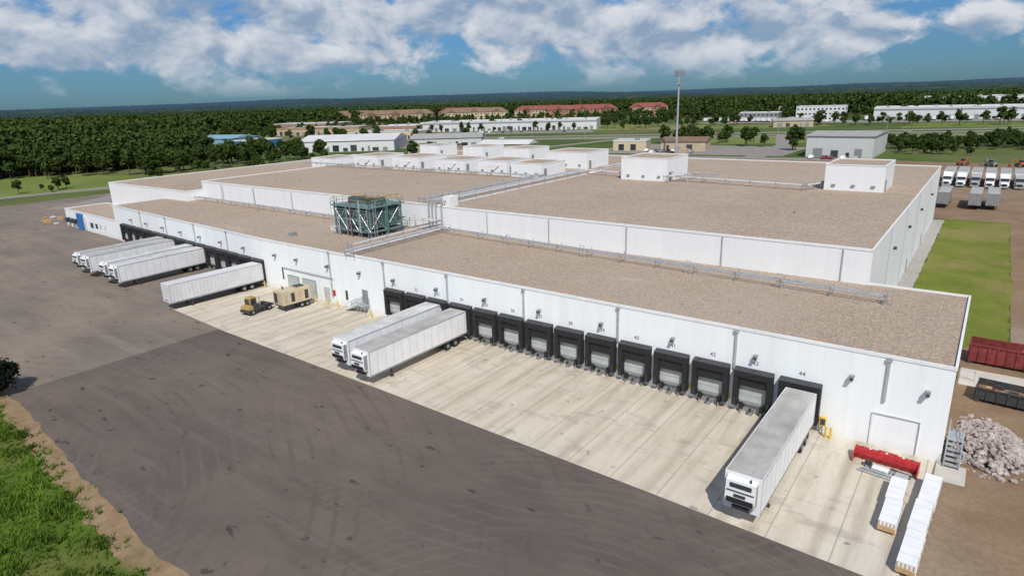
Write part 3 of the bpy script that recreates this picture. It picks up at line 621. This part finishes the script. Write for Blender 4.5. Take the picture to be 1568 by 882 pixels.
shed('office_building',(-160,672,0),R(6),42,26,13,'offwhite','greyroof','flat',win=12,storeys=3)
shed('office_building',(-215,664,0),R(6),40,22,8,'grey','whiteroof','flat',win=10,storeys=2)
shed('long_white_warehouse',(-80,900,0),R(6),120,60,16,'white','whiteroof','flat',doors=10)
shed('long_white_warehouse',(90,760,0),R(6),140,60,10,'offwhite','whiteroof','flat',doors=14)
shed('commercial_building',(-215,820,0),R(6),60,30,9,'cream','greyroof','flat',doors=9)
shed('commercial_building',(-150,560,0),R(20),30,16,5,'tan','greyroof','gable',rh=2,doors=6)
shed('farm_house',(-398,104,0),R(60),13,9,4.5,'offwhite','greyroof','gable',rh=3,win=4)
shed('farm_house',(-430,150,0),R(20),11,9,4.5,'cream','brownroof','gable',rh=3,win=4)
shed('farm_house',(-560,300,0),R(20),14,10,5,'brick','brownroof','gable',rh=3,win=4)
for i in range(22):
    if random.random()<.75: dup(TB,'semi_trailer',(-240+i*5.2+random.uniform(-1,1),648+random.uniform(-4,4),.03),R(random.uniform(-5,5)))
for i in range(24):
    if random.random()<.7: dup(random.choice((TB,DT,T3)),'semi_trailer',(-100+i*6.5,672+i*.7+random.uniform(-5,5),.03),R(6+random.uniform(-6,6)))
for i in range(4): dup(TB,'semi_trailer',(-205+i*4,262,.03),R(8))
for i in range(5): dup(random.choice(cars),'parked_car',(-66+i*4.4+random.uniform(-.8,.8),309,.03),R(random.uniform(-10,10)))
b=MB()
for i in range(14):
    x=random.uniform(-9,9);y=random.uniform(-3,3);b.box(x,x+1.2,y,y+1,.02,random.choice((.15,.3,.9)),random.choice(('wood','dullyellow','white','grey')))
b.build('pallet_pile',(-212,66,.02))
b=MB(); b.cyl((0,0,0),(0,0,38.5),.65,'steel',14,.3)
z=38.2;rr=2.6
for i in range(3):
    a=i*2*math.pi/3; c=(rr*math.cos(a),rr*math.sin(a)); d=(rr*math.cos(a+2*math.pi/3),rr*math.sin(a+2*math.pi/3))
    b.cyl((*c,z),(*d,z),.1,'steel',6); b.cyl((*c,z+1.0),(*d,z+1.0),.06,'steel',6); b.cyl((0,0,z),(*c,z),.1,'steel',6)
    for f in (.05,.35,.65,.95):
        px,py=c[0]+(d[0]-c[0])*f,c[1]+(d[1]-c[1])*f; b.box(px-.2,px+.2,py-.15,py+.15,z-.8,z+1.6,'grey')
b.box(-1,1,-1,1,33.5,33.8,'steel'); b.box(-.9,-.5,-.3,.3,33.8,35.3,'grey'); b.box(.5,.9,-.3,.3,33.8,35.3,'grey')
b.box(2,6,-2,2,0,3,'tan'); b.build('cell_tower',(-129,311,0))
def lamp(loc):
    b=MB(); b.cyl((0,0,0),(0,0,10),.12,'steel',8,.07); b.cyl((0,0,9.9),(1.6,0,10.2),.05,'steel',6); b.box(1.4,2.1,-.15,.15,10.12,10.27,'grey'); return b.build('street_lamp',loc)
L0=lamp((-300,372,0))
for p in ((-270,388),(-235,402),(-180,430),(-120,462),(-60,492),(0,520),(-360,410),(-320,428),(-60,600),(0,640),(-110,620)): dup(L0,'street_lamp',(*p,0))

# ------------------------------------------------------------------ trees
def tree_arrays(seed,H=13,R0=4.6,ncl=11,nleaf=950,ls=.75):
    r=np.random.default_rng(seed); V=[];F=[];S=[];MI=[]; nb=0
    def addq(v,f,s,mi):
        nonlocal nb
        V.append(v);F.extend([tuple(nb+j for j in q) for q in f]);S.append(s);MI.extend([mi]*len(f)); nb+=len(v)
    base=H*.62; cl=[]
    for i in range(ncl):
        a=r.uniform(0,6.283); q=R0*.62*math.sqrt(r.uniform(0.02,1)); zz=base+r.uniform(-.26,.27)*H; sh=1-abs(zz-base)/(H*.55)
        cl.append((q*math.cos(a)*sh*1.15,q*math.sin(a)*sh*1.15,zz,R0*r.uniform(.33,.52)))
    def tube(p0,p1,r0,r1,n=6):
        p0=Vector(p0);p1=Vector(p1);d=(p1-p0).normalized();a=d.orthogonal().normalized();bb=d.cross(a)
        v=[tuple(p0+(a*math.cos(6.283*i/n)+bb*math.sin(6.283*i/n))*r0) for i in range(n)]+[tuple(p1+(a*math.cos(6.283*i/n)+bb*math.sin(6.283*i/n))*r1) for i in range(n)]
        addq(np.array(v),[(i,(i+1)%n,n+(i+1)%n,n+i) for i in range(n)],np.full(2*n,.5),1)
    tube((0,0,-.2),(0,0,H*.4),H*.025,H*.017); tube((0,0,H*.4),(0,0,H*.8),H*.017,H*.006)
    for c in cl[:6]: tube((0,0,H*.33+r.uniform(0,.15)*H),c[:3],H*.011,H*.004,5)
    for c in cl:
        bm=bmesh.new(); bmesh.ops.create_icosphere(bm,subdivisions=1,radius=c[3]*.72)
        v=np.array([tuple(x.co) for x in bm.verts])*r.uniform(.8,1.15,(len(bm.verts),1))*np.array([1,1,.8])+np.array(c[:3]); f=[tuple(x.index for x in q.verts) for q in bm.faces]; bm.free()
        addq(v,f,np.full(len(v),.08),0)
    n=nleaf//ncl
    for c in cl:
        d=r.normal(size=(n,3)); d/=np.linalg.norm(d,axis=1,keepdims=True); d[:,2]=np.where(d[:,2]<-.5,-d[:,2],d[:,2])
        rad=c[3]*r.uniform(.68,1.2,(n,1)); p=np.array(c[:3])+d*rad*np.array([1,1,.82])
        nn=d+r.normal(size=(n,3))*.55; nn/=np.linalg.norm(nn,axis=1,keepdims=True)
        t=np.cross(nn,r.normal(size=(n,3))); t/=np.linalg.norm(t,axis=1,keepdims=True); u=np.cross(nn,t); s=ls*r.uniform(.5,1.1,(n,1))
        v=np.stack([p-t*s-u*s*.5,p+t*s*.3-u*s*.9,p+t*s+u*s*.4,p-t*s*.4+u*s*.8],1).reshape(-1,3)
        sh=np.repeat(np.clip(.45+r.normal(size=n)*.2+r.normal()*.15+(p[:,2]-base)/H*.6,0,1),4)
        addq(v,[tuple(4*i+j for j in range(4)) for i in range(n)],sh,0)
    return np.concatenate(V),F,np.concatenate(S),MI
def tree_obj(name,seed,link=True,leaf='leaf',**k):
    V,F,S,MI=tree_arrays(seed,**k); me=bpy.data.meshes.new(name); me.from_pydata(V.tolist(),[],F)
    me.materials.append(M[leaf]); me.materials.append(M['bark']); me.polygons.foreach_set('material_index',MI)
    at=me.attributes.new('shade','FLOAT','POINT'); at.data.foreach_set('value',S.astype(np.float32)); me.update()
    o=bpy.data.objects.new(name,me)
    if link: COL.objects.link(o)
    return o
VC=bpy.data.collections.new('tree_kinds'); VF=bpy.data.collections.new('far_tree_kinds')
for i in range(6):
    o=tree_obj('tree_kind',100+i,False,H=(13,15,12,16,14,11)[i],R0=(4.8,5.2,5,4.6,5.6,4.2)[i],ncl=(11,13,10,12,14,9)[i],nleaf=520,ls=.9); VC.objects.link(o)
for i in range(5):
    o=tree_obj('far_tree_kind',200+i,False,H=(13,15,12,17,14)[i],R0=(4.8,5.4,5,4.6,6)[i],ncl=(8,9,7,8,10)[i],nleaf=110,ls=1.5); VF.objects.link(o)
def scatter(name,pts,coll,smin,smax):
    me=bpy.data.meshes.new(name); me.from_pydata([tuple(p) for p in pts],[],[]); o=bpy.data.objects.new(name,me); COL.objects.link(o)
    g=bpy.data.node_groups.new(name+'_gn','GeometryNodeTree'); g.interface.new_socket('Geometry',in_out='INPUT',socket_type='NodeSocketGeometry'); g.interface.new_socket('Geometry',in_out='OUTPUT',socket_type='NodeSocketGeometry')
    N=g.nodes; gi=N.new('NodeGroupInput'); go=N.new('NodeGroupOutput'); ip=N.new('GeometryNodeInstanceOnPoints'); ci=N.new('GeometryNodeCollectionInfo')
    ci.inputs['Collection'].default_value=coll; ci.inputs['Separate Children'].default_value=True; ci.inputs['Reset Children'].default_value=True
    rr=N.new('FunctionNodeRandomValue'); rr.data_type='FLOAT_VECTOR'; rr.inputs[0].default_value=(0,0,0); rr.inputs[1].default_value=(0,0,6.283)
    rs=N.new('FunctionNodeRandomValue'); rs.data_type='FLOAT'; rs.inputs[2].default_value=smin; rs.inputs[3].default_value=smax; rs.inputs['Seed'].default_value=3
    g.links.new(gi.outputs[0],ip.inputs['Points']); g.links.new(ci.outputs[0],ip.inputs['Instance']); ip.inputs['Pick Instance'].default_value=True
    g.links.new(rr.outputs[0],ip.inputs['Rotation']); g.links.new(rs.outputs[1],ip.inputs['Scale']); g.links.new(ip.outputs[0],go.inputs[0])
    md=o.modifiers.new('gn','NODES'); md.node_group=g; return o
azk=np.radians([-100,-80,-72,-66,-62.5,-61,-57,-50,-48,-36,-24,-20,0,25]); rk=np.array([380,380,375,380,395,640,800,940,1000,1060,1020,830,850,850])
pn=[];pf=[]
N=20000; az=rng.uniform(azk[0],azk[-1],N); rr=np.sqrt(rng.uniform(360**2,1450**2,N)); r0=np.interp(az,azk,rk)*(1+.06*np.sin(az*37)+.05*np.sin(az*91))
for a,r_,q in zip(az,rr,r0):
    if r_>q and not (math.sin(a*23+r_/170)+math.sin(a*41-r_/90)>1.7): (pn if r_<560 else pf).append((r_*math.sin(a),r_*math.cos(a),0))
for i in range(1300):
    a=math.radians(random.uniform(-95,-62)); q=np.interp(a,azk,rk); r_=q+random.uniform(0,180); pn.append((r_*math.sin(a),r_*math.cos(a),0))
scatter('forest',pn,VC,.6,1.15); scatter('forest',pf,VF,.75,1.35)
pts=[]
def cluster(cx,cy,sx,sy,n,rot=0):
    for i in range(n):
        a=random.gauss(0,sx);b_=random.gauss(0,sy);pts.append((cx+a*math.cos(rot)-b_*math.sin(rot),cy+a*math.sin(rot)+b_*math.cos(rot),0))
cluster(-318,150,10,8,22);cluster(-335,185,22,10,60,.6);cluster(-300,215,10,6,12);cluster(-262,262,6,4,4);cluster(-430,205,40,10,60,.3)
cluster(-520,320,60,8,40,.4);cluster(-620,370,70,14,60,.45);cluster(-380,330,30,6,10,.6)
cluster(-380,500,90,9,30,.43);cluster(-330,600,90,12,40,.6)
cluster(-155,380,10,7,14);cluster(-135,395,9,6,10);cluster(-110,372,4,4,3);cluster(-85,350,3,3,3);cluster(-250,560,60,12,26,.5)
pts=[p for p in pts if not(-76<p[0]<-40 and 312<p[1]<362)]
scatter('tree_belt',pts,VC,.4,.85)
pts=[]
cluster(-460,560,110,25,110,.6);cluster(-560,600,90,12,80,.6);cluster(-700,520,80,25,110,.5);cluster(-120,600,90,8,26,.1);cluster(0,610,60,8,24,.2);cluster(-200,760,120,20,160,.1);cluster(60,830,120,15,160,.1);cluster(-30,860,120,10,120,.1);cluster(-350,760,90,20,140,.3)
scatter('tree_belt',pts,VF,.45,.85)
pts=[];cluster(-30,378,14,7,50);cluster(10,400,30,12,180);cluster(45,430,25,20,180);cluster(-25,350,10,4,20)
scatter('bushes',pts,VC,.25,.5)
pts=[(-438+11*i+random.uniform(-2,2),444+5.0*i+random.uniform(-2,2),0) for i in range(14) if i%5!=3]
scatter('tree_row',pts,VC,.3,.6)
pts=[(random.uniform(-300,-268),random.uniform(92,200),0) for i in range(18)]+[(-292,70,0),(-296,84,0)]
scatter('roadside_bushes',pts,VC,.18,.4)
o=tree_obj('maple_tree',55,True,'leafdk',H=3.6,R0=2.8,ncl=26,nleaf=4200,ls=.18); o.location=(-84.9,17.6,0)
# far canopy / hills
na,nr=900,140; A=np.radians(np.linspace(-105,30,na)); RR=1300*(9500/1300)**np.linspace(0,1,nr)
aa,rr=np.meshgrid(A,RR)
hill=np.clip((rr-2200)/3000,0,1)*(34+10*np.sin(aa*7+1)+7*np.sin(aa*17+rr/900)+6*np.sin(aa*31+2+rr/500)+5*np.sin(aa*5+rr/1300))
z=hill+10+2.5*np.sin(aa*400+rr/31)*np.sin(rr/47+aa*170)+rng.uniform(-3,3.5,aa.shape)
V=np.stack([rr*np.sin(aa)+rng.uniform(-2,2,aa.shape),rr*np.cos(aa)+rng.uniform(-2,2,aa.shape),z],-1).reshape(-1,3)
F=[(i*na+j,i*na+j+1,(i+1)*na+j+1,(i+1)*na+j) for i in range(nr-1) for j in range(na-1)]
t=NT('hazed_distant_forest'); ln=t.n.new('ShaderNodeVectorMath'); ln.operation='LENGTH'; t.lk(t.co,ln.inputs[0])
c=t.mix(t.rampf(t.noise(.02,4,.7),.35,.65),(.016,.032,.011),(.04,.065,.02)); c=t.mix(t.rampf(t.noise(.0035,3,.6,t.mapping((1,1,0))),.58,.64,0,.6),c,(.09,.12,.04)); c=t.mix(t.rampf(ln.outputs['Value'],1500,5000,0,.9),c,(.045,.085,.135)); M['far']=t.out(c,.95,spec=.0)  # aerial haze painted into the base colour: canopy turns bluish with distance
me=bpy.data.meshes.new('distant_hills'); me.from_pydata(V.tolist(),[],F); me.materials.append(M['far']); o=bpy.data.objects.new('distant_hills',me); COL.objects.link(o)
# near verge weeds
V=[];F=[];S=[]
cl=[(random.uniform(-95,-30),random.uniform(3,16.5),random.uniform(.3,1)) for _ in range(420)]
for i in range(15000):
    if random.random()<.6: c0=random.choice(cl); x=c0[0]+random.gauss(0,.6);y=c0[1]+random.gauss(0,.5);hh=c0[2];dk=c0[2]*.5
    else: x=random.uniform(-100,-28);y=random.uniform(2,16.8);hh=.3;dk=0
    yb=np.interp(x,[-110,-84,-74,-66,-58,-50,-43,-38,-30],[15.6,16.4,15.8,14.9,14.2,13.6,12.9,12.6,12.4])+.5*math.sin(x*1.3)+.4*math.sin(x*3.1)
    if y>yb+random.expovariate(2.5): continue
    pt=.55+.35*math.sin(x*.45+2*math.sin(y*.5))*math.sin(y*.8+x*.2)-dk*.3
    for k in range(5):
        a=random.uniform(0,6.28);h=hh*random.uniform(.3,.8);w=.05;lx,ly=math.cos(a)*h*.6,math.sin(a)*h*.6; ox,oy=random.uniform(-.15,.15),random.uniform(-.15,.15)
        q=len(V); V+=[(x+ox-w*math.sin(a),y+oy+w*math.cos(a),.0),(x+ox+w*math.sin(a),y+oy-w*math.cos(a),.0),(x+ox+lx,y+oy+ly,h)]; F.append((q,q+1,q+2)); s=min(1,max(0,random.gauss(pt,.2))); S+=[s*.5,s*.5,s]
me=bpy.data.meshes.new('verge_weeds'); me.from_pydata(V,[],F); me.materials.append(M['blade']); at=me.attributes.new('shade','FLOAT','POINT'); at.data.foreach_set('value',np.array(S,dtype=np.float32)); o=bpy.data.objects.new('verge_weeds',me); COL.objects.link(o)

# ------------------------------------------------------------------ light, sky
sd=Vector((.42,-.5,.76)).normalized()
sl=bpy.data.lights.new('sun','SUN'); sl.energy=4.0; sl.angle=math.radians(.5); sl.color=(1,.955,.88); so=bpy.data.objects.new('sun',sl); COL.objects.link(so); so.rotation_euler=sd.to_track_quat('Z','Y').to_euler()
W=bpy.data.worlds.new('World'); scene.world=W; W.use_nodes=True; nt=W.node_tree; N=nt.nodes; Lk=nt.links
t=NT.__new__(NT); t.t=nt;t.n=N;t.l=Lk
bg=N['Background']; sky=N.new('ShaderNodeTexSky'); sky.sky_type='NISHITA'; sky.sun_disc=False; sky.sun_elevation=math.asin(sd.z); sky.sun_rotation=math.atan2(sd.x,sd.y); sky.air_density=1.0; sky.dust_density=.3; sky.ozone_density=2
t.tc=N.new('ShaderNodeTexCoord'); t.co=t.tc.outputs['Generated']; o=t.sep()
el=o[2]
tint=t.mix(t.rampf(el,0,.14),(.18,.36,.60),(.30,.56,.90)); skc=t.mix(1.0,sky.outputs[0],tint,'MULTIPLY')
S1=(10,10,17); n1=t.noise(1,6,.58,t.mapping(S1,loc=(3.3,1.2,0)),.2); n2=t.noise(1,4,.58,t.mapping(S1,loc=(3.3+.12,1.2-.12,.32)),.2)
big=t.noise(1,2,.5,t.mapping((3,3,9)))
cov=t.math('ADD',n1,t.math('MULTIPLY',t.math('SUBTRACT',big,.5),.45)); cov=t.math('ADD',cov,t.rampf(el,.012,.06,-.14,.085))
cov=t.math('SUBTRACT',cov,t.rampf(el,.25,.7,0,.14))
al=t.rampf(cov,.455,.56); shade=t.math('SUBTRACT',n1,n2); lit=t.rampf(shade,-.11,.15)
lit=t.math('SUBTRACT',lit,t.rampf(cov,.60,.80,0,.25))
cc=t.mix(lit,(3.0,4.0,5.4),(8.0,8.1,8.5)); al=t.math('MULTIPLY',al,t.rampf(el,.008,.055,.0,.93))
fin=t.mix(al,skc,cc); Lk.new(fin,bg.inputs['Color']); bg.inputs['Strength'].default_value=.092

# ------------------------------------------------------------------ camera
cd=bpy.data.cameras.new('camera'); cam=bpy.data.objects.new('camera',cd); COL.objects.link(cam); cd.sensor_width=36; cd.lens=22.55; cd.clip_end=30000; cd.clip_start=.5
Rv=Vector((.8036,.5942,-.0283)).normalized(); Fv=Vector((-.5765,.7658,-.2853)).normalized(); Uv=Rv.cross(Fv).normalized(); Rv=Fv.cross(Uv).normalized()
mt=Matrix(((Rv.x,Uv.x,-Fv.x,0),(Rv.y,Uv.y,-Fv.y,0),(Rv.z,Uv.z,-Fv.z,30),(0,0,0,1))); cam.matrix_world=mt
scene.camera=cam
